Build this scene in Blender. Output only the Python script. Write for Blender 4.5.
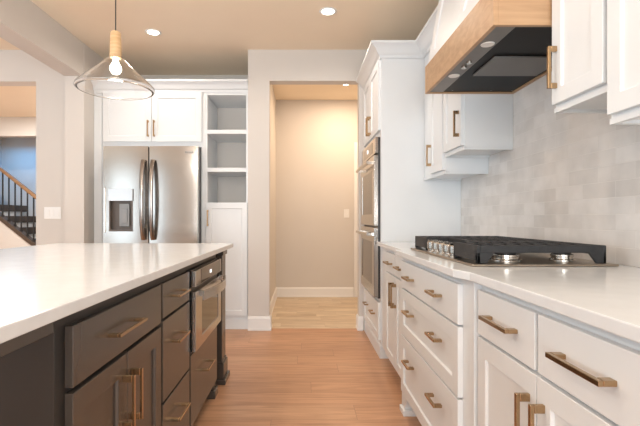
import bpy, bmesh, math, random
from mathutils import Vector, Matrix
random.seed(7)
S = bpy.context.scene
COL = S.collection
for o in list(bpy.data.objects): bpy.data.objects.remove(o)
PI = math.pi

# ---------------------------------------------------------------- camera
cam = bpy.data.objects.new('camera', bpy.data.cameras.new('camera'))
COL.objects.link(cam)
cam.location = (0, 0, 1.095); cam.rotation_euler = (PI/2, 0, 0)
cam.data.sensor_width = 36; cam.data.lens = 430/640*36
cam.data.shift_x = 18/640; cam.data.shift_y = 5.5/640
cam.data.clip_start = 0.02
S.camera = cam

# ---------------------------------------------------------------- world + lights + exposure
S.view_settings.view_transform = 'Standard'
S.view_settings.look = 'None'
S.view_settings.gamma = 1
S.view_settings.use_curve_mapping = False
S.view_settings.exposure = 0.0
w = bpy.data.worlds.new('world'); S.world = w; w.use_nodes = True
w.node_tree.nodes['Background'].inputs[0].default_value = (0.75, 0.86, 1, 1)
w.node_tree.nodes['Background'].inputs[1].default_value = 1.0

def area(name, loc, rot, sx, sy, power, color, shape='RECTANGLE', spread=PI):
    l = bpy.data.lights.new(name, 'AREA'); l.shape = shape; l.size = sx
    if shape in ('RECTANGLE', 'ELLIPSE'): l.size_y = sy
    l.energy = power; l.color = color; l.spread = spread
    o = bpy.data.objects.new(name, l); COL.objects.link(o); o.location = loc; o.rotation_euler = rot
    return o
# daylight entering the big windows of the rear wall and the dining side
area('window_daylight_rear', (-0.25, -3.40, 1.28), (PI/2+.95, 0, 0), 2.6, 2.2, 200, (.93, .98, 1.0))
area('window_daylight_rear_dining', (-4.95, -3.40, 1.35), (PI/2, 0, 0), 1.6, 2.1, 30, (.78, .92, 1.0))
area('window_daylight_left', (-5.75, 0.3, 1.4), (PI/2+.75, 0, -PI/2), 4.4, 1.9, 84, (.74, .90, 1.0))
area('stairwell_daylight', (-5.3, 8.0, 2.55), (0, 0, 0), 1.0, 0.7, 13, (0.14, 0.50, 1.0))
# ceiling cans (visible ones get their trims below) and unseen ones added on the same grid, without fittings
CANS = [(-1.32, 3.815), (0.207, 3.43), (-1.32, 1.5), (0.207, 1.3), (-1.32, -0.8), (0.207, -0.9), (-3.6, 2.6), (-3.6, 0.2)]
for i, (x, y) in enumerate(CANS):
    area('ceiling_disk_light', (x, y, 2.738), (0, 0, 0), 0.11, 0.11, 5.4, (1, .86, .74), 'DISK', 2.75)
def bulb_light(name, loc, power, color):
    l = bpy.data.lights.new(name, 'POINT'); l.energy = power; l.color = color; l.shadow_soft_size = .04
    o = bpy.data.objects.new(name, l); COL.objects.link(o); o.location = loc
bulb_light('island_point_light', (-1.118, 2.58, 1.80), 12, (1, .94, .88))  # light of the pendant's bulb
bulb_light('island_point_light', (-1.118, 1.05, 1.80), 12, (1, .94, .88))  # unseen second bulb, no lamp built, added for warm light on the ceiling
area('ceiling_disk_light', (0.54, 5.30, 2.738), (0, 0, 0), 0.07, 0.07, 23.5, (1, .74, .50), 'DISK')  # light of the can beyond the doorway
area('ceiling_disk_light', (-3.9, 5.7, 2.738), (0, 0, 0), 0.10, 0.10, 98, (1, .98, .93), 'DISK')  # unseen lamp without a fitting, added to brighten the hall

# ---------------------------------------------------------------- materials
def mat(name, col, rough=0.5, metal=0.0, spec=0.5, **kw):
    m = bpy.data.materials.new(name); m.use_nodes = True
    b = m.node_tree.nodes['Principled BSDF']
    b.inputs['Base Color'].default_value = (*col, 1)
    b.inputs['Roughness'].default_value = rough
    b.inputs['Metallic'].default_value = metal
    b.inputs['Specular IOR Level'].default_value = spec
    for k, v in kw.items(): b.inputs[k.replace('_', ' ')].default_value = v
    return m
def nd(m, t, **kw):
    n = m.node_tree.nodes.new(t)
    for k, v in kw.items():
        if k in n.inputs: n.inputs[k].default_value = v
        else: setattr(n, k, v)
    return n
def lk(m, a, b): m.node_tree.links.new(a, b)
def noise_tint(m, col, amt=0.04, scale=3.0, mscale=(1, 1, 1), bump=0.0, detail=3):
    """mottle the base colour of a material with object-space noise"""
    tc = nd(m, 'ShaderNodeTexCoord'); mp = nd(m, 'ShaderNodeMapping'); mp.inputs['Scale'].default_value = mscale
    n = nd(m, 'ShaderNodeTexNoise'); n.inputs['Scale'].default_value = scale; n.inputs['Detail'].default_value = detail
    r = nd(m, 'ShaderNodeValToRGB')
    r.color_ramp.elements[0].position = .3; r.color_ramp.elements[1].position = .7
    r.color_ramp.elements[0].color = (*[c*(1-amt) for c in col], 1)
    r.color_ramp.elements[1].color = (*[min(1, c*(1+amt)) for c in col], 1)
    lk(m, tc.outputs['Object'], mp.inputs[0]); lk(m, mp.outputs[0], n.inputs['Vector'])
    lk(m, n.outputs['Fac'], r.inputs[0])
    b = m.node_tree.nodes['Principled BSDF']
    lk(m, r.outputs[0], b.inputs['Base Color'])
    if bump:
        bp = nd(m, 'ShaderNodeBump'); bp.inputs['Strength'].default_value = bump; bp.inputs['Distance'].default_value = .002
        lk(m, n.outputs['Fac'], bp.inputs['Height']); lk(m, bp.outputs[0], b.inputs['Normal'])
    return m
WHITE = (0.775, 0.80, 0.82)
M = {}
M['white'] = noise_tint(mat('white_cabinet_paint', WHITE, .38), WHITE, .01, 6)
M['wall'] = noise_tint(mat('warm_grey_wall_paint', (.68, .64, .60), .85, spec=.2), (.68, .64, .60), .015, 2, bump=.03)
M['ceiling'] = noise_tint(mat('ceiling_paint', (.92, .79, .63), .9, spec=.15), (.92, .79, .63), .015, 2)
M['trim'] = noise_tint(mat('white_trim_paint', (.86, .85, .84), .4), (.86, .85, .84), .01, 5)
M['taupe'] = noise_tint(mat('taupe_cabinet_paint', (.062, .051, .043), .27, spec=.8), (.062, .051, .043), .04, 5)
M['frame'] = noise_tint(mat('shaded_taupe_frame', (.022, .020, .018), .42), (.022, .020, .018), .04, 5)  # taupe darkened so the gaps, recessed stiles and carcass sides look shaded
M['quartz'] = noise_tint(mat('white_quartz', (.735, .755, .775), 0.16, spec=.3), (.735, .755, .775), .03, 14, detail=6)
M['gold'] = noise_tint(mat('champagne_bronze', (.43, .295, .17), .24, 1), (.43, .295, .17), .06, 40, (1, 1, 8))
M['steel'] = mat('brushed_steel', (.46, .43, .40), .18, 1)
noise_tint(M['steel'], (.46, .43, .40), .06, 90, (40, 40, .4), bump=.05)
M['chrome'] = noise_tint(mat('polished_steel', (.56, .52, .47), .2, 1), (.56, .52, .47), .02, 8)
M['dark'] = noise_tint(mat('dark_grey_plastic', (.02, .02, .022), .35), (.02, .02, .022), .1, 9)
M['grey'] = noise_tint(mat('grey_plastic', (.30, .31, .32), .35), (.30, .31, .32), .05, 9)
M['glassblack'] = noise_tint(mat('dark_oven_glass', (.06, .045, .035), .06, spec=.7), (.06, .045, .035), .1, 5)
M['hoodblack'] = noise_tint(mat('black_hood_glass', (.006, .006, .006), .35, spec=.06), (.012, .011, .011), .1, 5)
M['hoodpanel'] = noise_tint(mat('grey_hood_panel', (.075, .073, .07), .3, .0, spec=.2), (.15, .145, .14), .05, 5)
M['hoodsteel'] = noise_tint(mat('satin_hood_steel', (.20, .19, .18), .4, .6), (.20, .19, .18), .05, 20)
M['cavity'] = noise_tint(mat('dispenser_cavity', (.13, .105, .09), .35), (.13, .105, .09), .05, 9)
M['handlesteel'] = noise_tint(mat('fridge_handle_steel', (.34, .31, .29), .24, 1), (.34, .31, .29), .05, 20)
M['traysteel'] = noise_tint(mat('cooktop_tray_steel', (.36, .30, .24), .30, 1), (.36, .30, .24), .05, 20)
M['iron'] = noise_tint(mat('cast_iron', (.020, .021, .024), .55), (.020, .021, .024), .2, 60, bump=.25)
M['plate'] = noise_tint(mat('switch_plate_plastic', (.85, .84, .82), .3), (.85, .84, .82), .01, 5)
M['stairdark'] = noise_tint(mat('dark_stained_tread', (.075, .05, .035), .45), (.075, .05, .035), .2, 8, (1, 8, 1))
M['blackmetal'] = noise_tint(mat('black_metal', (.02, .018, .018), .45), (.02, .018, .018), .1, 9)
M['label'] = mat('grey_logo_print', (.25, .25, .25), .4, .5)

def wood(name, c0, c1, rough, axis_scale, scale=4):
    m = mat(name, c0, rough)
    b = m.node_tree.nodes['Principled BSDF']
    tc = nd(m, 'ShaderNodeTexCoord'); mp = nd(m, 'ShaderNodeMapping'); mp.inputs['Scale'].default_value = axis_scale
    n = nd(m, 'ShaderNodeTexNoise'); n.inputs['Scale'].default_value = scale; n.inputs['Detail'].default_value = 8; n.inputs['Distortion'].default_value = .6
    r = nd(m, 'ShaderNodeValToRGB'); r.color_ramp.elements[0].position = .3; r.color_ramp.elements[1].position = .72
    r.color_ramp.elements[0].color = (*c1, 1); r.color_ramp.elements[1].color = (*c0, 1)
    lk(m, tc.outputs['Object'], mp.inputs[0]); lk(m, mp.outputs[0], n.inputs['Vector']); lk(m, n.outputs['Fac'], r.inputs[0]); lk(m, r.outputs[0], b.inputs['Base Color'])
    bp = nd(m, 'ShaderNodeBump'); bp.inputs['Strength'].default_value = .08; bp.inputs['Distance'].default_value = .001
    lk(m, n.outputs['Fac'], bp.inputs['Height']); lk(m, bp.outputs[0], b.inputs['Normal'])
    return m
M['hoodwood'] = wood('maple_veneer', (.54, .345, .20), (.41, .25, .135), .42, (6, 1, 14), 3)
M['lampwood'] = wood('pale_turned_wood', (.74, .52, .30), (.60, .38, .19), .5, (1, 1, 10), 12)
M['railwood'] = wood('oak_handrail', (.36, .20, .10), (.24, .13, .06), .4, (1, 8, 8), 4)

def planks(name, cols, rough, width, length, grain, seam):
    """planks running along X; brick texture gives each plank its own tone, stretched noise the grain"""
    m = mat(name, cols[0], rough)
    b = m.node_tree.nodes['Principled BSDF']
    tc = nd(m, 'ShaderNodeTexCoord')
    br = nd(m, 'ShaderNodeTexBrick'); br.offset = 0
    # every row of planks slides by its own random length
    sp = nd(m, 'ShaderNodeSeparateXYZ'); dv = nd(m, 'ShaderNodeMath', operation='DIVIDE'); fl = nd(m, 'ShaderNodeMath', operation='FLOOR')
    wn = nd(m, 'ShaderNodeTexWhiteNoise', noise_dimensions='1D'); ml = nd(m, 'ShaderNodeMath', operation='MULTIPLY_ADD'); cb = nd(m, 'ShaderNodeCombineXYZ')
    dv.inputs[1].default_value = width; ml.inputs[1].default_value = length
    lk(m, tc.outputs['Object'], sp.inputs[0]); lk(m, sp.outputs['Y'], dv.inputs[0]); lk(m, dv.outputs[0], fl.inputs[0]); lk(m, fl.outputs[0], wn.inputs['W'])
    lk(m, wn.outputs['Value'], ml.inputs[0]); lk(m, sp.outputs['X'], ml.inputs[2]); lk(m, ml.outputs[0], cb.inputs[0]); lk(m, sp.outputs['Y'], cb.inputs[1])
    br.inputs['Scale'].default_value = 1; br.inputs['Brick Width'].default_value = length; br.inputs['Row Height'].default_value = width
    br.inputs['Mortar Size'].default_value = .0012; br.inputs['Mortar Smooth'].default_value = .3; br.inputs['Bias'].default_value = 0
    br.inputs['Color1'].default_value = (0, 0, 0, 1); br.inputs['Color2'].default_value = (1, 1, 1, 1); br.inputs['Mortar'].default_value = (.4, .4, .4, 1)
    lk(m, cb.outputs[0], br.inputs['Vector'])
    r = nd(m, 'ShaderNodeValToRGB'); r.color_ramp.elements[0].color = (*cols[0], 1); r.color_ramp.elements[1].color = (*cols[-1], 1)
    for i, c in enumerate(cols[1:-1]):
        e = r.color_ramp.elements.new((i+1)/(len(cols)-1)); e.color = (*c, 1)
    lk(m, br.outputs['Color'], r.inputs[0])
    mp = nd(m, 'ShaderNodeMapping'); mp.inputs['Scale'].default_value = (1.2, 16, 1)
    # shift the grain per plank
    add = nd(m, 'ShaderNodeVectorMath', operation='ADD'); sc = nd(m, 'ShaderNodeVectorMath', operation='SCALE'); sc.inputs['Scale'].default_value = 13
    lk(m, br.outputs['Color'], sc.inputs[0]); lk(m, tc.outputs['Object'], mp.inputs[0]); lk(m, mp.outputs[0], add.inputs[0]); lk(m, sc.outputs[0], add.inputs[1])
    n = nd(m, 'ShaderNodeTexNoise'); n.inputs['Scale'].default_value = 2.2; n.inputs['Detail'].default_value = 7; n.inputs['Distortion'].default_value = .9
    lk(m, add.outputs[0], n.inputs['Vector'])
    gr = nd(m, 'ShaderNodeValToRGB'); gr.color_ramp.elements[0].position = .32; gr.color_ramp.elements[1].position = .62
    g = 1-grain; gr.color_ramp.elements[0].color = (g, g*.96, g*.92, 1); gr.color_ramp.elements[1].color = (1, 1, 1, 1)
    lk(m, n.outputs['Fac'], gr.inputs[0])
    mx = nd(m, 'ShaderNodeMix', data_type='RGBA', blend_type='MULTIPLY'); mx.inputs[0].default_value = 1
    lk(m, r.outputs[0], mx.inputs[6]); lk(m, gr.outputs[0], mx.inputs[7])
    mx2 = nd(m, 'ShaderNodeMix', data_type='RGBA'); mx2.inputs[7].default_value = (*seam, 1)
    lk(m, br.outputs['Fac'], mx2.inputs[0]); lk(m, mx.outputs[2], mx2.inputs[6]); lk(m, mx2.outputs[2], b.inputs['Base Color'])
    bp = nd(m, 'ShaderNodeBump'); bp.inputs['Strength'].default_value = .15; bp.inputs['Distance'].default_value = .001; bp.invert = True
    lk(m, br.outputs['Fac'], bp.inputs['Height']); lk(m, bp.outputs[0], b.inputs['Normal'])
    return m
M['floor'] = planks('oak_plank_floor', [(.53, .29, .165), (.60, .335, .195), (.57, .31, .178), (.64, .375, .225)], .36, .18, 1.5, .25, (.28, .15, .09))
M['pantryfloor'] = planks('pale_patchwork_floor', [(.62, .48, .33), (.76, .63, .47), (.68, .54, .39), (.82, .71, .56)], .45, .15, .45, .34, (.5, .38, .25))

def tiles():
    m = mat('glazed_subway_tile', (.66, .62, .59), .12)
    b = m.node_tree.nodes['Principled BSDF']
    tc = nd(m, 'ShaderNodeTexCoord'); sp = nd(m, 'ShaderNodeSeparateXYZ'); cb = nd(m, 'ShaderNodeCombineXYZ')
    lk(m, tc.outputs['Object'], sp.inputs[0]); lk(m, sp.outputs['Y'], cb.inputs[0]); lk(m, sp.outputs['Z'], cb.inputs[1])
    br = nd(m, 'ShaderNodeTexBrick'); br.offset = .5
    br.inputs['Scale'].default_value = 1; br.inputs['Brick Width'].default_value = .200; br.inputs['Row Height'].default_value = .0655
    br.inputs['Mortar Size'].default_value = .0016; br.inputs['Mortar Smooth'].default_value = .4; br.inputs['Bias'].default_value = 0
    br.inputs['Color1'].default_value = (0, 0, 0, 1); br.inputs['Color2'].default_value = (1, 1, 1, 1); br.inputs['Mortar'].default_value = (.5, .5, .5, 1)
    lk(m, cb.outputs[0], br.inputs['Vector'])
    r = nd(m, 'ShaderNodeValToRGB')
    r.color_ramp.elements[0].color = (.645, .62, .60, 1); r.color_ramp.elements[1].color = (.75, .73, .715, 1)
    e = r.color_ramp.elements.new(.45); e.color = (.70, .675, .655, 1)
    lk(m, br.outputs['Color'], r.inputs[0])
    n = nd(m, 'ShaderNodeTexNoise'); n.inputs['Scale'].default_value = 9; n.inputs['Detail'].default_value = 4
    lk(m, tc.outputs['Object'], n.inputs['Vector'])
    g = nd(m, 'ShaderNodeValToRGB'); g.color_ramp.elements[0].position = .3; g.color_ramp.elements[1].position = .7
    g.color_ramp.elements[0].color = (.90, .89, .88, 1); g.color_ramp.elements[1].color = (1.05, 1.04, 1.03, 1)
    lk(m, n.outputs['Fac'], g.inputs[0])
    mx = nd(m, 'ShaderNodeMix', data_type='RGBA', blend_type='MULTIPLY'); mx.inputs[0].default_value = 1
    lk(m, r.outputs[0], mx.inputs[6]); lk(m, g.outputs[0], mx.inputs[7])
    mx2 = nd(m, 'ShaderNodeMix', data_type='RGBA'); mx2.inputs[7].default_value = (.74, .71, .68, 1)
    lk(m, br.outputs['Fac'], mx2.inputs[0]); lk(m, mx.outputs[2], mx2.inputs[6]); lk(m, mx2.outputs[2], b.inputs['Base Color'])
    bp = nd(m, 'ShaderNodeBump'); bp.inputs['Strength'].default_value = .4; bp.inputs['Distance'].default_value = .002; bp.invert = True
    bp2 = nd(m, 'ShaderNodeBump'); bp2.inputs['Strength'].default_value = .25; bp2.inputs['Distance'].default_value = .003
    lk(m, br.outputs['Fac'], bp.inputs['Height']); lk(m, n.outputs['Fac'], bp2.inputs['Height']); lk(m, bp2.outputs[0], bp.inputs['Normal']); lk(m, bp.outputs[0], b.inputs['Normal'])
    return m
M['tile'] = tiles()
def glass(name, col=(1, 1, 1), rough=0.0):
    m = mat(name, col, rough); b = m.node_tree.nodes['Principled BSDF']
    b.inputs['Transmission Weight'].default_value = 1; b.inputs['IOR'].default_value = 1.45
    return m
M['glass'] = glass('clear_glass', (1, 1, 1))
def emit(name, col, s):
    m = mat(name, col, .5); b = m.node_tree.nodes['Principled BSDF']
    b.inputs['Emission Color'].default_value = (*col, 1); b.inputs['Emission Strength'].default_value = s
    return m
M['bulb'] = emit('lit_bulb', (1, .90, .76), 22)
M['can'] = emit('lit_downlight_lens', (1, .90, .78), 9)
M['display'] = emit('lit_display', (.9, .95, 1), 1.2)

# ---------------------------------------------------------------- mesh helpers
def box(bm, a, b):
    x0, y0, z0 = a; x1, y1, z1 = b
    v = [bm.verts.new(p) for p in ((x0,y0,z0),(x1,y0,z0),(x1,y1,z0),(x0,y1,z0),(x0,y0,z1),(x1,y0,z1),(x1,y1,z1),(x0,y1,z1))]
    for f in ((0,3,2,1),(4,5,6,7),(0,1,5,4),(1,2,6,5),(2,3,7,6),(3,0,4,7)): bm.faces.new([v[i] for i in f])
def boxes(*bs):
    bm = bmesh.new()
    for a, b in bs: box(bm, a, b)
    return bm
def slab_hole(bm, x0, x1, z0, z1, yf, yb, hx0, hx1, hz0, hz1, depth, taper=0.0):
    """front-facing (-y) slab with a rectangular recess"""
    def rect(a, b, c, d, y): return [bm.verts.new(p) for p in ((a,y,c),(b,y,c),(b,y,d),(a,y,d))]
    of = rect(x0, x1, z0, z1, yf); ob = rect(x0, x1, z0, z1, yb)
    hf = rect(hx0, hx1, hz0, hz1, yf); hb = rect(hx0+taper, hx1-taper, hz0+taper, hz1-taper, yf+depth)
    for i in range(4):
        j = (i+1) % 4
        bm.faces.new((of[i], of[j], hf[j], hf[i])); bm.faces.new((hf[i], hf[j], hb[j], hb[i])); bm.faces.new((of[j], of[i], ob[i], ob[j]))
    bm.faces.new(hb); bm.faces.new(ob[::-1])
def cyl(bm, p0, p1, r0, r1=None, n=20):
    r1 = r0 if r1 is None else r1
    p0, p1 = Vector(p0), Vector(p1); d = (p1-p0).normalized()
    u = d.orthogonal().normalized(); v = d.cross(u)
    A = [bm.verts.new(p0+(u*math.cos(t)+v*math.sin(t))*r0) for t in [2*PI*i/n for i in range(n)]]
    B = [bm.verts.new(p1+(u*math.cos(t)+v*math.sin(t))*r1) for t in [2*PI*i/n for i in range(n)]]
    for i in range(n):
        j = (i+1) % n; bm.faces.new((A[i], A[j], B[j], B[i]))
    bm.faces.new(A[::-1]); bm.faces.new(B)
def tube(bm, pts, rx, ry=None, n=12):
    """swept elliptical tube through pts"""
    ry = rx if ry is None else ry
    rings = []
    pts = [Vector(p) for p in pts]
    up = None
    for i, p in enumerate(pts):
        d = (pts[min(i+1, len(pts)-1)]-pts[max(i-1, 0)]).normalized()
        if up is None: up = d.orthogonal().normalized() if abs(d.x) > .99 else (Vector((1,0,0))-d*d.x).normalized()
        up = (up-d*up.dot(d)).normalized(); v = d.cross(up)
        rings.append([bm.verts.new(p+up*math.cos(t)*rx+v*math.sin(t)*ry) for t in [2*PI*k/n for k in range(n)]])
    for a, b in zip(rings, rings[1:]):
        for k in range(n):
            j = (k+1) % n; bm.faces.new((a[k], a[j], b[j], b[k]))
    bm.faces.new(rings[0][::-1]); bm.faces.new(rings[-1])
def lathe(bm, prof, n=40, c=(0,0,0), cap=False):
    rings = []
    for r, z in prof:
        rings.append([bm.verts.new((c[0]+r*math.cos(2*PI*k/n), c[1]+r*math.sin(2*PI*k/n), c[2]+z)) for k in range(n)])
    for a, b in zip(rings, rings[1:]):
        for k in range(n):
            j = (k+1) % n; bm.faces.new((a[k], a[j], b[j], b[k]))
    if cap: bm.faces.new(rings[0][::-1]); bm.faces.new(rings[-1])
def prism(bm, poly, z0, z1):
    a = [bm.verts.new((x, y, z0)) for x, y in poly]; b = [bm.verts.new((x, y, z1)) for x, y in poly]
    n = len(poly)
    for i in range(n):
        j = (i+1) % n; bm.faces.new((a[i], a[j], b[j], b[i]))
    bm.faces.new(a[::-1]); bm.faces.new(b)
def sweep(bm, path, prof):
    """prof [(out, z)] closed polygon swept along plan path; 'out' is to the right of travel"""
    P = [Vector(p) for p in path]; n = len(P); rings = []
    for i in range(n):
        ns = []
        if i > 0: d = (P[i]-P[i-1]).normalized(); ns.append(Vector((d.y, -d.x)))
        if i < n-1: d = (P[i+1]-P[i]).normalized(); ns.append(Vector((d.y, -d.x)))
        m = sum(ns, Vector((0,0)))/len(ns); m = m/m.length_squared
        rings.append([bm.verts.new((P[i].x+m.x*o, P[i].y+m.y*o, z)) for o, z in prof])
    k = len(prof)
    for a, b in zip(rings, rings[1:]):
        for i in range(k):
            j = (i+1) % k; bm.faces.new((a[i], a[j], b[j], b[i]))
    bm.faces.new(rings[0]); bm.faces.new(rings[-1][::-1])
def obj(name, bm, m, parent=None, bevel=0.0, smooth=False, label=None):
    bmesh.ops.recalc_face_normals(bm, faces=bm.faces)
    me = bpy.data.meshes.new(name); bm.to_mesh(me); bm.free()
    me.materials.append(M[m] if isinstance(m, str) else m)
    if smooth:
        for p in me.polygons: p.use_smooth = True
        me.set_sharp_from_angle(angle=math.radians(35))
    o = bpy.data.objects.new(name, me); COL.objects.link(o)
    if parent: o.parent = parent
    if bevel:
        b = o.modifiers.new('bevel', 'BEVEL'); b.width = bevel; b.segments = 2; b.limit_method = 'ANGLE'; b.angle_limit = math.radians(40)
    if label: o['label'] = label
    return o
def thing(name, label, cat, loc=(0,0,0), rotz=0, group=None):
    o = bpy.data.objects.new(name, None); COL.objects.link(o); o.empty_display_size = .05
    o.location = loc; o.rotation_euler = (0, 0, rotz)
    o['label'] = label; o['category'] = cat
    if group: o['group'] = group
    return o
def tag(o, label, cat, group=None):
    o['label'] = label; o['category'] = cat
    if group: o['group'] = group
    return o
def struct(name, bm, m, bevel=0):
    o = obj(name, bm, m, None, bevel); o['kind'] = 'structure'; return o

# ---------------------------------------------------------------- room shell
HC = 2.75
XW = 1.25; YW = 4.216
struct('floor', boxes(((-6.1, -3.7, -.1), (1.37, 4.285, 0)), ((-6.1, 4.285, -.1), (-.45, 8.7, 0))), 'floor')
struct('floor_pantry', boxes(((-.45, 4.285, -.1), (1.37, 6.12, 0))), 'pantryfloor')
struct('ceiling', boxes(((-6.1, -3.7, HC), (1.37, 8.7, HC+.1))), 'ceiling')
struct('wall_right', boxes(((XW, -3.6, 0), (XW+.12, 6.12, HC))), 'wall')
struct('wall_far', boxes(((-.53, YW, 0), (-.32, YW+.12, HC)), ((-.32, YW, 2.445), (.56, YW+.12, HC)), ((.56, YW, 0), (XW, YW+.12, HC)),
                         ((-.53, YW+.12, 0), (-.365, 6.0, HC))), 'wall')
struct('wall_alcove', boxes(((-2.24, 4.06, 0), (-2.058, 4.96, HC)), ((-2.24, 4.96, 0), (-.53, 5.08, HC))), 'wall')
struct('wall_pantry', boxes(((-.53, 6.0, 0), (XW, 6.12, HC))), 'wall')
struct('wall_dining', boxes(((-2.61, 4.22, 0), (-2.24, 4.37, HC)), ((-4.1, 4.22, 2.44), (-2.61, 4.37, HC)), ((-6.0, 4.22, 0), (-4.1, 4.37, HC))), 'wall')
struct('wall_left', boxes(((-6.1, -3.6, 0), (-6.0, -2.0, HC)), ((-6.1, 2.6, 0), (-6.0, 8.6, HC)), ((-6.1, -2, 0), (-6.0, 2.6, .4)), ((-6.1, -2, 2.4), (-6.0, 2.6, HC))), 'wall')
struct('wall_rear', boxes(((-6.0, -3.7, 0), (-5.8, -3.6, HC)), ((-4.1, -3.7, 0), (-1.6, -3.6, HC)), ((1.1, -3.7, 0), (XW+.12, -3.6, HC)),
                          ((-5.8, -3.7, 2.42), (-4.1, -3.6, HC)), ((-1.6, -3.7, 2.42), (1.1, -3.6, HC)), ((-5.8, -3.7, 0), (-4.1, -3.6, .25)), ((-1.6, -3.7, 0), (1.1, -3.6, .15))), 'wall')
struct('wall_hall', boxes(((-2.36, 4.37, 0), (-2.24, 7.0, HC)), ((-6.0, 7.0, 2.44), (-3.8, 7.12, HC)), ((-3.8, 7.0, 0), (-2.24, 7.12, HC)), ((-2.36, 7.12, 0), (-2.24, 8.6, HC))), 'wall')
struct('wall_stairwell', boxes(((-6.0, 8.6, 0), (-2.24, 8.7, HC))), 'wall')
struct('trim_beam', boxes(((-2.24, -3.6, 2.44), (-2.062, 4.06, HC))), 'wall')
def base_prof(h=.135, t=.015): return [(0, 0), (t+.004, 0), (t+.004, .018), (t, .022), (t, h-.02), (t*.5, h), (0, h)]
bm = bmesh.new(); sweep(bm, [(-.53, 4.216), (-.32, 4.216), (-.32, 4.336), (-.365, 4.336), (-.365, 6.0), (.72, 6.0)], base_prof()); struct('baseboard_far', bm, 'trim')
bm = bmesh.new(); sweep(bm, [(.56, 4.336), (.56, 4.216), (.598, 4.216)], base_prof()); struct('baseboard_jamb', bm, 'trim')
bm = bmesh.new(); sweep(bm, [(-2.61, 4.37), (-2.61, 4.22), (-2.24, 4.22), (-2.24, 4.06), (-2.058, 4.06)], base_prof()); struct('baseboard_left', bm, 'trim')

# pantry door casing (only its left leg and head corner show)
struct('trim_1', boxes(((.725, 5.98, 0), (.79, 6.0, 2.155)), ((.79, 5.98, 2.09), (1.24, 6.0, 2.155))), 'trim', .003)
d1 = struct('door_1', boxes(((.795, 5.985, .01), (1.235, 6.0, 2.085))), 'trim', .002)

# ---------------------------------------------------------------- generic cabinet parts (local frame: x right, y into cabinet, z up, front at y=0)
def pull(parent, cx, cz, length, vertical=False, y=0.0, lab=None, so=.034, t=None):
    t = t or PULL_T
    bm = bmesh.new(); h = length/2; q = h-.008
    if vertical:
        box(bm, (cx-t/2, y-so-t*.2, cz-h), (cx+t/2, y-so+t*.7, cz+h))
        for s in (-1, 1): box(bm, (cx-t/2, y-so+t*.7, cz+s*(h-.010)-.010), (cx+t/2, y, cz+s*(h-.010)+.010))
    else:
        box(bm, (cx-h, y-so-t*.2, cz-t/2), (cx+h, y-so+t*.7, cz+t/2))
        for s in (-1, 1): box(bm, (cx+s*(h-.010)-.010, y-so+t*.7, cz-t/2), (cx+s*(h-.010)+.010, y, cz+t/2))
    return obj('handle', bm, 'gold', parent, .0015, label=lab)
def shaker(name, parent, x0, x1, z0, z1, m, rail=.058, dep=.009, y=0.0, th=.02):
    bm = bmesh.new(); slab_hole(bm, x0, x1, z0, z1, y, y+th, x0+rail, x1-rail, z0+rail, z1-rail, dep, .003)
    return obj(name, bm, m, parent, .0015)
def plain(name, parent, x0, x1, z0, z1, m, y=0.0, th=.02):
    return obj(name, boxes(((x0, y, z0), (x1, y+th, z1))), m, parent, .0018)
G = .0025
PULL_T = .009
# ---------------------------------------------------------------- the island
TI = PI/2
isl = lambda y, lab, cat='cabinet': thing('island_cabinet', lab, cat, (-.52, y, 0), TI, 'taupe cabinets of the island')
DEP = .62
# near end: open knee space, only an apron rail under the worktop, carried by a far leg post
ap = obj('island_apron', boxes(((-.562, .40, .846), (-.540, .936, .885))), 'taupe', None, .001)
tag(ap, 'taupe apron rail under the near end of the island worktop, at the left edge', 'rail')
# wide drawer over two doors
u = isl(.937, 'taupe island cabinet with one wide drawer above two doors')
W = 1.600-.937
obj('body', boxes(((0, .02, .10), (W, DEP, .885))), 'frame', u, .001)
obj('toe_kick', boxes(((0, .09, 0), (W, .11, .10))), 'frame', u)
dr = plain('drawer', u, .040, W-.012, .709, .850, 'taupe'); pull(dr, .315, .780, .20)
mid = .343
d = shaker('door', u, .040, mid-G, .115, .696, 'taupe'); pull(d, mid-.030, .562, .155, True)
d = shaker('door', u, mid+G, W-.012, .115, .696, 'taupe'); pull(d, mid+.030, .562, .155, True)
# three-drawer stack
u = isl(1.600, 'narrow taupe island cabinet with a stack of three drawers')
W = 2.000-1.600
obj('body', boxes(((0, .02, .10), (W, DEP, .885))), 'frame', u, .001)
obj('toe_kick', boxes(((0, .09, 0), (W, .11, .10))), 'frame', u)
for a, b in ((.720, .850), (.405, .709), (.115, .394)):
    dr = plain('drawer', u, .008, W-.012, a, b, 'taupe'); pull(dr, W/2-.005, (a+b)/2 if b > .8 else b-.105, .16)
# microwave cabinet
u = isl(2.000, 'taupe island cabinet housing the microwave above one deep drawer')
W = 2.690-2.000
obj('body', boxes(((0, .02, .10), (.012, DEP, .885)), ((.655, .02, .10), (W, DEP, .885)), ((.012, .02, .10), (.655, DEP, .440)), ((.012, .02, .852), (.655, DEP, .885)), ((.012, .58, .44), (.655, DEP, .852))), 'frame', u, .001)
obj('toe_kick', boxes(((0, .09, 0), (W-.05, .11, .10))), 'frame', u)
dr = plain('drawer', u, .010, .630, .115, .452, 'taupe'); pull(dr, .32, .305, .17)
bm = bmesh.new(); prism(bm, [(.61, .02), (.69, .02), (.69, .10), (.61, .10)], .05, .10)
prism(bm, [(.60, .005), (.70, .005), (.70, .11), (.60, .11)], 0, .05); obj('foot', bm, 'taupe', u, .006)
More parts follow.
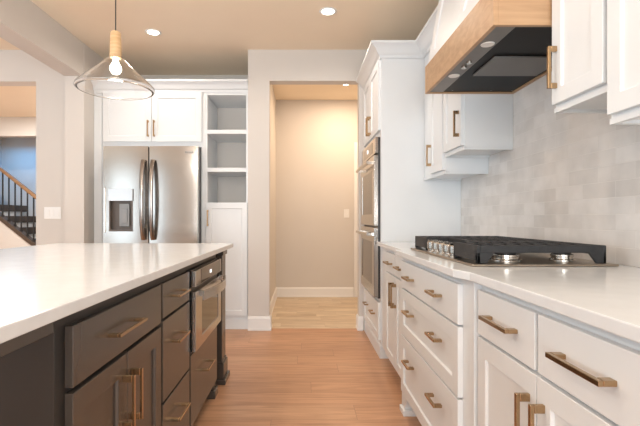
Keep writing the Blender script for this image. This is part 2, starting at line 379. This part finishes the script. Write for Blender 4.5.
# microwave drawer
mw = thing('microwave_drawer', 'stainless steel drawer microwave built into the island', 'microwave', (-.52, 2.013, .445), TI)
obj('housing', boxes(((.004, .004, .010), (.636, .55, .405))), 'dark', mw)
bm = bmesh.new(); slab_hole(bm, .004, .636, .022, .303, -.022, .003, .13, .555, .068, .250, .004); fd = obj('front_panel', bm, 'steel', mw, .002)
obj('window', boxes(((.133, -.0185, .071), (.552, -.014, .247))), 'glassblack', fd)
cp = obj('control_panel', boxes(((.004, -.022, .328), (.636, .003, .403))), 'steel', mw, .002)
obj('glass_strip', boxes(((.110, -.0235, .332), (.600, -.022, .400))), 'glassblack', cp)
obj('display', boxes(((.305, -.0245, .356), (.345, -.0236, .374))), 'display', cp)
bm = bmesh.new()
pts = [(.03+.58*i/16, -.056-.036*math.sin(PI*i/16), .284) for i in range(17)]
for i in range(16):
    a, b = pts[i], pts[i+1]
    vs = [bm.verts.new(p) for p in ((a[0], a[1], a[2]-.023), (b[0], b[1], b[2]-.023), (b[0], b[1], b[2]+.023), (a[0], a[1], a[2]+.023), (a[0], a[1]+.010, a[2]-.023), (b[0], b[1]+.010, b[2]-.023), (b[0], b[1]+.010, b[2]+.023), (a[0], a[1]+.010, a[2]+.023))]
    for f in ((0,1,2,3),(4,7,6,5),(0,4,5,1),(3,2,6,7)): bm.faces.new([vs[k] for k in f])
    if i == 0: bm.faces.new((vs[0], vs[3], vs[7], vs[4]))
    if i == 15: bm.faces.new((vs[1], vs[5], vs[6], vs[2]))
bmesh.ops.remove_doubles(bm, verts=bm.verts, dist=1e-5)
for x in (.045, .595): box(bm, (x-.012, -.045, .280), (x+.012, -.022, .306))
obj('handle', bm, 'chrome', fd, .001, True)
# post
p = thing('island_post', 'square taupe corner post on a stepped plinth under the island worktop', 'post', (-.595, 2.915, 0))
obj('shaft', boxes(((-.065, -.065, .145), (.065, .065, .865))), 'taupe', p, .004)
bm = boxes(((-.078, -.078, .035), (.078, .078, .135)), ((-.071, -.071, .135), (.071, .071, .150)))
box(bm, (-.092, -.092, 0), (.092, .092, .035)); obj('plinth', bm, 'taupe', p, .004)
obj('cap', boxes(((-.075, -.075, .850), (.075, .075, .885))), 'taupe', p, .003)
q = p.copy(); COL.objects.link(q); q.location = (-.62, .33, 0)
for ch in list(p.children):
    c = ch.copy(); COL.objects.link(c); c.parent = q
p['label'] = 'square taupe corner post on a stepped plinth at the far end of the island'
q['label'] = 'square taupe post carrying the near end of the island worktop'
# back panel of the island, carries the overhang
tag(obj('island_back_panel', boxes(((-1.165, .94, 0), (-1.141, 2.69, .885))), 'taupe', None, .001), 'taupe back panel of the island under the worktop overhang', 'panel')
tag(obj('island_countertop', boxes(((-1.785, .20, .886), (-.50, 3.13, .915))), 'quartz', None, .003), 'long white quartz worktop covering the taupe island', 'countertop')

# ---------------------------------------------------------------- right-hand base cabinets
TR = -PI/2
PULL_T = .0115
def rbase(X, yfar, lab): return thing('base_cabinet', lab, 'cabinet', (X, yfar, 0), TR, 'white base cabinets along the right wall')
# far pair
u = rbase(.605, 3.355, 'white base cabinet beside the oven tower, two small drawers above two doors')
W = 3.355-2.475
obj('body', boxes(((0, .02, .10), (W, XW-.605-.002, .885))), 'white', u, .001)
obj('toe_kick', boxes(((0, .085, 0), (W, .10, .10))), 'white', u)
for k, (a, b) in enumerate(((.225, .550), (.557, .872))):
    dr = plain('drawer', u, a, b, .722, .858, 'white'); pull(dr, (a+b)/2+.015, .790, .15, y=0)
    d = shaker('door', u, a, b, .115, .712, 'white', .055); pull(d, (b-.030) if k == 0 else (a+.030), .595, .155, True)
# cooktop cabinet, bumped forward, bracket feet
u = rbase(.560, 2.465, 'white base cabinet of three wide drawers standing proud under the cooktop')
W = 2.465-1.450
obj('body', boxes(((0, .02, .115), (W, XW-.560-.002, .885))), 'white', u, .001)
obj('toe_kick', boxes(((.06, .10, 0), (W-.06, .115, .115))), 'white', u)
for a, b, sh in ((.712, .858, 0), (.450, .703, 1), (.125, .441, 1)):
    dr = (shaker if sh else plain)('drawer', u, .030, .918, a, b, 'white')
    for x in (.225, .655): pull(dr, x+.03, (a+b)/2 if not sh else b-.098, .125, lab='bronze bar handle')
for s in (0, 1):
    x0 = 0 if s == 0 else W; q = 1 if s == 0 else -1
    bm = bmesh.new()
    poly = [(x0, .115), (x0+q*.15, .115), (x0+q*.11, .10), (x0+q*.075, .055), (x0+q*.065, .03), (x0, .03)]
    a = [bm.verts.new((x, .012, z)) for x, z in poly]; b = [bm.verts.new((x, .10, z)) for x, z in poly]
    for i in range(len(poly)):
        j = (i+1) % len(poly); bm.faces.new((a[i], a[j], b[j], b[i]))
    bm.faces.new(a[::-1]); bm.faces.new(b)
    box(bm, (min(x0, x0+q*.085)-.004, 0, 0), (max(x0, x0+q*.085)+.004, .105, .03))
    obj('foot', bm, 'white', u, .002)
# near cabinet (two drawers over two doors)
def near_unit(yfar, lab):
    u = rbase(.585, yfar, lab)
    W = .745
    obj('body', boxes(((0, .02, .10), (W, XW-.585-.002, .885))), 'white', u, .001)
    obj('toe_kick', boxes(((0, .085, 0), (W, .10, .10))), 'white', u)
    for a, b in ((.015, .365), (.380, .735)):
        dr = plain('drawer', u, a, b, .712, .858, 'white'); pull(dr, (a+b)/2+.005, .788, .175)
    for k, (a, b) in enumerate(((.015, .3715), (.3755, .735))):
        d = shaker('door', u, a, b, .115, .702, 'white'); pull(d, (b-.032) if k == 0 else (a+.032), .565, .16, True)
near_unit(1.447, 'white base cabinet in the right foreground with two drawers above paired doors')
# worktop with the bumped-out middle
bm = bmesh.new()
prism(bm, [(XW-.001, .30), (XW-.001, 3.356), (.582, 3.356), (.582, 2.505), (.535, 2.480), (.535, 1.525), (.562, 1.440), (.562, .30)], .886, .915)
tag(obj('wall_side_countertop', bm, 'quartz', None, .003), 'white quartz worktop along the tiled wall, carrying the gas cooktop', 'countertop')
tag(obj('tile_backsplash', boxes(((XW-.010, .30, .916), (XW-.0005, 3.355, 2.2))), 'tile'), 'glazed warm-grey subway tile backsplash behind the cooktop', 'backsplash')

# ---------------------------------------------------------------- gas cooktop
ct = thing('gas_cooktop', 'stainless gas cooktop with black cast iron grates on the white worktop', 'cooktop', (.652, 2.510, .9158), TR)
CW, CD = .905, .53
bm = boxes(((-.004, -.018, 0), (CW+.004, CD, .009))); obj('steel_tray', bm, 'traysteel', ct, .003)
def grate(x0, x1, y0, y1):
    bm = bmesh.new(); zt = .078; zb = .058; t = .012
    if y0 < .05: box(bm, (x0, y0, .020), (x1, y0+t, .041))
    # outer skirt with arched openings at the two ends
    for (a, b) in (((x0, y0), (x1, y0)), ((x0, y1-t), (x1, y1-t))):
        box(bm, (a[0], a[1], .040), (b[0], b[1]+t, zt))
        for xx in (x0, x1-.02): box(bm, (xx, a[1], .010), (xx+.02, a[1]+t, .041))
    for xx in (x0, x1-t):
        box(bm, (xx, y0+t, .050), (xx+t, y1-t, zt))
        # wedge feet
        for s, yy in ((1, y0), (-1, y1)):
            poly = [(yy, .010), (yy+s*.035, .010), (yy+s*.065, .051), (yy, .051)]
            a = [bm.verts.new((xx, y, z)) for y, z in poly]; b = [bm.verts.new((xx+t, y, z)) for y, z in poly]
            for i in range(4):
                j = (i+1) % 4; bm.faces.new((a[i], a[j], b[j], b[i]))
            bm.faces.new(a[::-1]); bm.faces.new(b)
    n = 9
    for i in range(1, n):                         # fingers across, leaving holes over burners
        yy = y0+(y1-y0)*i/n
        box(bm, (x0+t, yy-.005, zb), (x0+(x1-x0)*.40, yy+.005, zt)); box(bm, (x0+(x1-x0)*.60, yy-.005, zb), (x1-t, yy+.005, zt))
    xm = (x0+x1)/2
    box(bm, (xm-.006, y0+t, zb), (xm+.006, y1-t, zt))
    return obj('grate', bm, 'iron', ct, .002)
grate(.008, .236, .006, .490)
grate(.242, .634, .120, .490)
grate(.640, .897, .006, .490)
def burner(x, y, r):
    bm = bmesh.new(); lathe(bm, [(0.001, .008), (r*1.15, .008), (r*1.15, .014), (r, .018), (r, .026), (r*1.05, .028), (r*1.05, .034), (r*.9, .037), (.001, .037)], 28, (x, y, 0))
    b = obj('burner', bm, 'chrome', ct, 0, True)
    bm = bmesh.new(); lathe(bm, [(.001, .037), (r*.8, .037), (r*.8, .045), (r*.7, .049), (.001, .049)], 24, (x, y, 0)); obj('burner_cap', bm, 'iron', b, 0, True)
for x, y, r in ((.122, .15, .038), (.122, .39, .045), (.440, .31, .055), (.768, .17, .052), (.768, .40, .040)): burner(x, y, r)
for k in range(5):
    x = .270+.081*k; y = .030
    bm = bmesh.new(); n = 28
    prof = [(.001, .008), (.031, .008), (.031, .013), (.024, .015), (.024, .022), (.030, .026), (.030, .056), (.027, .060), (.001, .060)]
    lathe(bm, prof, n, (x, y, 0))
    box(bm, (x-.005, y-.024, .059), (x+.005, y+.024, .069))
    obj('knob', bm, 'chrome', ct, 0, True)

# ---------------------------------------------------------------- oven tower
TY0, TY1 = 3.36, 4.212
TW = TY1-TY0; X0 = .600
u = thing('oven_tower_cabinet', 'tall white cabinet tower housing the double oven beside the doorway', 'cabinet', (X0, TY1, 0), TR)
D = XW-X0-.002
obj('body', boxes(((0, .02, 0), (.044, D, 2.37)), ((TW-.044, .02, 0), (TW, D, 2.37)), ((.044, .02, 0), (TW-.044, D, .455)), ((.044, .02, 1.745), (TW-.044, D, 2.37)), ((.044, .60, .455), (TW-.044, D, 1.745))), 'white', u)
bm = bmesh.new(); sweep(bm, [(-0.0, .020), (TW, .020)], [(0, 0), (.012, 0), (.012, .09), (.004, .10), (0, .10)]); obj('base_trim', bm, 'white', u)
dr = shaker('drawer', u, .030, TW-.030, .135, .430, 'white', .05)
for x in (.26, .62): pull(dr, x, .315, .13)
mid = TW/2
d = shaker('door', u, .025, mid-G, 1.790, 2.345, 'white'); pull(d, mid-.03, 1.905, .16, True)
d = shaker('door', u, mid+G, TW-.025, 1.790, 2.345, 'white'); pull(d, mid+.03, 1.905, .16, True)
ov = thing('double_wall_oven', 'stainless steel double wall oven set into the white tower', 'oven', (X0, TY1-.046, .458), TR)
OW = TW-.092
obj('housing', boxes(((.003, .004, .002), (OW-.003, .55, 1.284))), 'dark', ov)
cp = obj('control_panel', boxes(((.002, -.020, 1.155), (OW-.002, .004, 1.285))), 'steel', ov, .003)
obj('glass_strip', boxes(((.14, -.0215, 1.175), (OW-.14, -.020, 1.262))), 'glassblack', cp)
obj('display', boxes(((.35, -.0225, 1.205), (.41, -.0216, 1.235))), 'display', cp)
for a, b in ((.012, .565), (.580, 1.140)):
    bm = bmesh.new(); slab_hole(bm, .002, OW-.002, a, b, -.030, .004, .095, OW-.095, a+.09, b-.115, .004)
    d = obj('oven_door', bm, 'steel', ov, .003)
    obj('window', boxes(((.098, -.0265, a+.093), (OW-.098, -.022, b-.118))), 'glassblack', d)
    bm = bmesh.new(); hz = b-.055
    tube(bm, [(.04+(OW-.08)*i/10, -.072-.006*math.sin(PI*i/10), hz) for i in range(11)], .012, .014)
    for x in (.065, OW-.065): box(bm, (x-.012, -.068, hz-.011), (x+.012, -.029, hz+.011))
    obj('handle', bm, 'chrome', d, 0, True)

# ---------------------------------------------------------------- wall cabinets on the right
def upper(yfar, ynear, zb, X, lab, hside, door_x=None, zt=2.37):
    u = thing('wall_cabinet', lab, 'cabinet', (X, yfar, 0), TR, 'white wall cabinets on the right')
    W = yfar-ynear; D = XW-X-.011
    bm = bmesh.new(); box(bm, (0, .02, zb+.012), (W, D, zt))
    obj('body', bm, 'white', u)
    obj('light_rail', boxes(((0, .014, zb), (W, .034, zb+.018)), ((W-.018, .034, zb), (W, D, zb+.014)), ((0, .034, zb), (.018, D, zb+.014))), 'white', u, .001)
    for a, b, hs in door_x or [(.008, W-.008, hside)]:
        d = shaker('door', u, a, b, zb+.028, 2.345, 'white', .055)
        hx = a+.030 if hs < 0 else b-.030
        pull(d, hx, zb+.160, .155, True, so=.031, t=.012)
    return u
upper(3.356, 2.858, 1.392, .935, 'tall white wall cabinet beside the oven tower, lowest of the pair left of the hood', -1, [(.205, .487, -1)])
upper(2.855, 2.525, 1.500, .935, 'narrow raised white wall cabinet just left of the wooden hood', 1)
upper(1.618, 1.330, 1.490, .935, 'narrow raised white wall cabinet just right of the wooden hood', -1)
upper(1.327, .62, 1.384, .935, 'tall white wall cabinet at the right edge of the photo', 1, [(.008, .350, 1), (.356, .70, -1)])
# hood
HY1, HY0 = 2.522, 1.622; HX = .722
hc = thing('hood_cover', 'white tapered panelled cover rising from the wooden hood to the ceiling', 'hood cover', (HX+.014, HY1, 0), TR)
HW = HY1-HY0; HD = XW-HX-.011
LEAN = .17; HZ = 2.744
def lean(o, back=None):
    for v in o.data.vertices:
        if back is None or v.co.y < back: v.co.y += LEAN*(v.co.z-1.985)
    return o
lean(obj('body', boxes(((0, .014, 1.985), (HW, HD-.016, HZ))), 'white', hc), .3)
for a, b in ((0, HW/2-.0015), (HW/2+.0015, HW)): lean(shaker('panel', hc, a, b, 1.985, HZ-.1, 'white', .07, .010, 0, .0135))
lean(obj('top_trim', boxes(((-.0, -.012, HZ-.095), (HW, .0135, HZ))), 'white', hc, .003))
hd = thing('range_hood', 'light wood range hood with dark underside above the cooktop', 'range hood', (HX, HY1, 0), TR)
t = .018
obj('wood_shell', boxes(((0, 0, 1.825), (HW, t, 1.983)), ((0, t, 1.825), (t, HD, 1.983)), ((HW-t, t, 1.825), (HW, HD, 1.983)), ((t, HD-t, 1.825), (HW-t, HD, 1.983)), ((t, t, 1.965), (HW-t, HD-t, 1.983))), 'hoodwood', hd, .001)
ins = obj('insert', boxes(((t, .100, 1.832), (HW-t, HD-t, 1.860))), 'hoodblack', hd, .002)
obj('filter_panel', boxes(((.325, .150, 1.822), (.575, HD-.045, 1.831))), 'hoodpanel', hd, .002)
ls = obj('control_strip', boxes(((t, t, 1.830), (HW-t, .099, 1.858))), 'hoodsteel', hd, .002)
for x in (.31, .71):
    bm = bmesh.new(); cyl(bm, (x, .060, 1.8295), (x, .060, 1.826), .028, .026, 28); obj('hood_light', bm, 'plate', ls, 0, True)
for x in (.445, .51):
    bm = bmesh.new(); cyl(bm, (x, .060, 1.8295), (x, .060, 1.820), .013, .012, 20); obj('button', bm, 'chrome', ls, 0, True)
for x, y in ((.06, .36), (.06, .48), (.32, .48), (.60, .48), (.86, .48), (.06, .14)):
    bm = bmesh.new(); cyl(bm, (x, y, 1.8315), (x, y, 1.828), .004, .004, 10); obj('screw', bm, 'chrome', ins)

CROWN = [(0, 2.345), (.012, 2.345), (.014, 2.362), (.024, 2.368), (.034, 2.382), (.044, 2.402), (.058, 2.418), (.074, 2.428), (.080, 2.432), (.080, 2.450), (0, 2.450)]
bm = bmesh.new()
CR = [(o*1.15, z+.0005) for o, z in CROWN]
sweep(bm, [(.619, 4.214), (.619, 3.358), (.954, 3.358), (.954, 2.524)], CR)
tag(obj('crown_molding', bm, 'white', None, 0, True), 'white crown molding running from the oven tower to the hood', 'molding')
bm = bmesh.new(); sweep(bm, [(.954, 1.620), (.954, .62)], CR)
tag(obj('crown_molding', bm, 'white', None, 0, True), 'white crown molding over the wall cabinets right of the hood', 'molding')

# ---------------------------------------------------------------- fridge wall
FY = 4.240
u = thing('fridge_surround_cabinet', 'white two-door cabinet and side panels enclosing the refrigerator', 'cabinet', (-1.978, FY, 0))
FW = 1.022
obj('body', boxes(((0, .02, 1.802), (FW, .715, 2.37))), 'white', u, .001)
obj('side_panel', boxes(((0, .02, 0), (.020, .715, 1.801))), 'white', u, .001)
obj('side_panel', boxes(((FW-.042, .02, 0), (FW, .715, 1.801))), 'white', u, .001)
m_ = .494
d = shaker('door', u, .012, m_-G, 1.852, 2.342, 'white'); pull(d, m_-.03, 1.98, .16, True)
d = shaker('door', u, m_+G, FW-.034, 1.852, 2.342, 'white'); pull(d, m_+.03, 1.98, .16, True)
obj('filler', boxes(((-.078, .012, 0), (-.001, .030, 2.343))), 'white', u, .001)
u = thing('pantry_shelf_cabinet', 'tall narrow white cabinet with open shelves above a single door', 'cabinet', (-.955, FY, 0))
SW = .423
obj('body', boxes(((0, .02, .10), (SW, .715, 1.253)), ((0, .02, 1.253), (.018, .715, 2.37)), ((SW-.022, .02, 1.253), (SW, .715, 2.37)), ((.018, .02, 2.318), (SW-.022, .52, 2.37))), 'white', u, .001)
obj('back_panel', boxes(((.018, .52, 1.253), (SW-.022, .54, 2.37))), 'wall', u)
for z in (1.935, 1.558): obj('shelf', boxes(((.018, .022, z), (SW-.022, .52, z+.040))), 'white', u, .001)
d = shaker('door', u, .006, SW-.008, .135, 1.246, 'white', .052); pull(d, .028, 1.100, .16, True)
obj('base_board', boxes(((0, .012, 0), (SW, .10, .10))), 'white', u, .001)
bm = bmesh.new(); sweep(bm, [(-2.056, 4.259), (-.532, 4.259)], [(o, z) for o, z in CROWN])
tag(obj('crown_molding', bm, 'white', None, 0, True), 'white crown molding over the refrigerator cabinet and open shelves', 'molding')

# refrigerator
fr = thing('refrigerator', 'stainless steel side-by-side refrigerator with an ice and water dispenser', 'refrigerator', (-1.896, 4.10, 0))
RW = .900; RT = 1.785
obj('cabinet_case', boxes(((.004, .062, .02), (RW-.004, .80, RT-.004))), 'dark', fr, .003)
for x in (.06, RW-.06):
    for y in (.12, .70):
        bm = bmesh.new(); cyl(bm, (x, y, 0), (x, y, .019), .02); obj('foot', bm, 'dark', fr)
def curved(bm, x0, x1, z0, z1, cx, hw, bulge=.005, yb=.060):
    n = max(2, int((x1-x0)/.02)); 
    f = lambda x: -bulge*(1-abs((x-cx)/hw)**2.4)
    poly = [(x0+(x1-x0)*i/n, f(x0+(x1-x0)*i/n)) for i in range(n+1)]+[(x1, yb), (x0, yb)]
    prism(bm, poly, z0, z1)
sx = .4365
bm = bmesh.new(); cxl, hwl = sx/2, sx/2
hx0, hx1, hz0, hz1 = .062, .284, .980, 1.262
for a in ((0, sx-.007, .06, hz0), (0, sx-.007, 1.375, RT), (0, hx0, hz0, 1.375), (hx1, sx-.007, hz0, 1.375)): curved(bm, *a, cxl, hwl)
ld = obj('freezer_door', bm, 'steel', fr, 0, True)
bm = bmesh.new(); curved(bm, sx+.005, RW, .06, RT, (sx+RW)/2, (RW-sx)/2); rd = obj('refrigerator_door', bm, 'steel', fr, 0, True)
dp = obj('dispenser', boxes(((hx0, .035, hz0), (hx1, .060, 1.375)), ((hx0, -.018, 1.262), (hx1, .036, 1.375))), 'cavity', ld, .002)
obj('dispenser_fascia', boxes(((hx0-.004, -.0235, 1.262), (hx1+.004, -.018, 1.378))), mat('pale_fascia', (.62, .64, .66), .25, .4), dp, .002)
bm = boxes(((hx0, -.014, hz0), (hx0+.010, .035, 1.262)), ((hx1-.010, -.014, hz0), (hx1, .035, 1.262)), ((hx0, -.018, hz0-.008), (hx1, .035, hz0+.010)))
obj('dispenser_tray', bm, 'cavity', dp, .001)
obj('paddle', boxes(((.150, .008, 1.02), (.245, .030, 1.235)), ((.170, -.002, 1.05), (.228, .010, 1.19))), 'grey', dp, .004)
obj('chrome_strip', boxes(((.010, -.012, .96), (.022, .002, 1.39))), 'chrome', ld, .003)  # narrow polished strip near the door's left edge
for x, door in ((sx-.045, ld), (sx+.045, rd)):
    bm = bmesh.new(); z0, z1 = .895, 1.650
    tube(bm, [(x, -.022-.058*math.sin(PI*i/18)**.6, z0+(z1-z0)*i/18) for i in range(19)], .021, .012, 14)
    obj('handle', bm, 'handlesteel', door, 0, True)
# illegible little maker's mark
bm = boxes(*[((.785+.016*k, -.0088, 1.716), (.785+.016*k+.011, -.004, 1.716+h)) for k, h in enumerate((.022, .016, .020, .016, .020))])
obj('nameplate', bm, 'label', rd)

# ---------------------------------------------------------------- pendant lamp
PX, PY = -1.118, 2.58
pn = thing('pendant_lamp', 'clear glass cone pendant with wooden neck hanging above the island', 'pendant lamp', (PX, PY, 1.88))
bm = bmesh.new(); lathe(bm, [(.032, .192), (.034, .180), (.060, .158), (.110, .110), (.165, .060), (.205, .022), (.221, .004), (.224, -.006), (.218, -.014), (.206, -.018)], 64)
sh = obj('glass_shade', bm, 'glass', pn, 0, True); md = sh.modifiers.new('s', 'SOLIDIFY'); md.thickness = .0018; md.offset = 0
bm = bmesh.new(); lathe(bm, [(.001, .175), (.030, .175), (.0335, .185), (.033, .25), (.030, .326), (.026, .333), (.001, .333)], 32); obj('wooden_neck', bm, 'lampwood', pn, 0, True)
bm = bmesh.new(); cyl(bm, (0, 0, .333), (0, 0, HC-1.88-.02), .0035, n=10); obj('cord', bm, 'blackmetal', pn)
bm = bmesh.new(); cyl(bm, (0, 0, HC-1.88-.025), (0, 0, HC-1.88-.0005), .06, .06, 32); obj('canopy', bm, 'blackmetal', pn, .003, True)
bm = bmesh.new(); lathe(bm, [(.001, .083), (.016, .086), (.028, .094), (.034, .108), (.031, .126), (.022, .142), (.016, .155), (.015, .172), (.001, .172)], 28); obj('bulb', bm, 'bulb', pn, 0, True)

# ---------------------------------------------------------------- recessed lights
def can(x, y, r, lab, lit=True):
    c = thing('recessed_downlight', lab, 'ceiling light', (x, y, HC), 0)
    bm = bmesh.new(); lathe(bm, [(r*.80, -.001), (r*1.12, -.001), (r*1.12, -.004), (r*1.0, -.008), (r*.80, -.006), (r*.80, -.001)], 36); obj('trim_ring', bm, 'trim', c, 0, True)
    bm = bmesh.new(); cyl(bm, (0, 0, -.0055), (0, 0, -.001), r*.79, r*.79, 36); obj('lens', bm, 'can', c)
can(-1.32, 3.815, .062, 'lit round recessed ceiling light near the refrigerator cabinet')
can(.207, 3.43, .062, 'lit round recessed ceiling light in front of the doorway, at top centre')
can(.54, 5.30, .038, 'small lit recessed light on the ceiling of the room beyond the doorway')

# ---------------------------------------------------------------- switches
def switch(x, y, z, gangs, lab):
    w_ = .046*gangs+.026
    s = thing('light_switch', lab, 'light switch', (x, y, z))
    obj('plate', boxes(((-w_/2, -.006, -.058), (w_/2, 0, .058))), 'plate', s, .002)
    for g in range(gangs):
        cx = (g-(gangs-1)/2)*.046
        obj('rocker', boxes(((cx-.016, -.010, -.033), (cx+.016, -.006, .033))), 'plate', s, .0015)
switch(-2.445, 4.219, 1.150, 3, 'white triple rocker switch plate on the wall right of the staircase opening')
switch(.62, 5.999, 1.165, 1, 'small white switch plate on the far wall beyond the doorway')

# ---------------------------------------------------------------- staircase
SY = 7.5; sl = .80
zline = lambda x: 1.116-sl*(x+5.27)        # bottom rail line
bm = bmesh.new(); xa, xb = -5.98, -3.90
def vprism(bm, poly, y0, y1):
    a = [bm.verts.new((x, y0, z)) for x, z in poly]; b = [bm.verts.new((x, y1, z)) for x, z in poly]
    for i in range(len(poly)):
        j = (i+1) % len(poly); bm.faces.new((a[i], a[j], b[j], b[i]))
    bm.faces.new(a[::-1]); bm.faces.new(b)
vprism(bm, [(xa, 0), (xb, 0), (xb, zline(xb)-.02), (xa, zline(xa)-.02)], SY-.05, SY+.05)
struct('wall_stair', bm, 'wall')
ra = thing('stair_railing', 'dark metal baluster railing with brown handrail on the staircase at left', 'railing', (0, 0, 0))
bm = bmesh.new(); vprism(bm, [(xa, zline(xa)-.02), (xb, zline(xb)-.02), (xb, zline(xb)+.06), (xa, zline(xa)+.06)], SY-.065, SY+.065); obj('bottom_rail', bm, 'stairdark', ra)
H = .895
bm = bmesh.new(); vprism(bm, [(xa, zline(xa)+H-.075), (xb, zline(xb)+H-.075), (xb, zline(xb)+H), (xa, zline(xa)+H)], SY-.032, SY+.032); obj('handrail', bm, 'railwood', ra, .012)
x = -5.22-.108*7
while x < xb:
    if x > xa+.02:
        bm = boxes(((x-.009, SY-.009, zline(x)+.055), (x+.009, SY+.009, zline(x)+H-.07)), ((x-.018, SY-.018, zline(x)+.05), (x+.018, SY+.018, zline(x)+.085)))
        obj('baluster', bm, 'blackmetal', ra)
    x += .108
st = thing('staircase', 'dark stained stair treads with white risers behind the railing', 'staircase', (0, 0, 0))
run = .26; rise = run*sl
k = 0; x = xb
zs = zline(x)
while x-run-.02 > -5.99 and k < 9:
    z1 = zline(x)-.02
    obj('tread', boxes(((x-run-.02, SY+.068, z1-.02), (x, 8.55, z1+.10))), 'stairdark', st)
    obj('riser', boxes(((x-run, SY+.068, z1-.13), (x-.02, 8.55, z1-.02))), 'trim', st)
    x -= run; k += 1
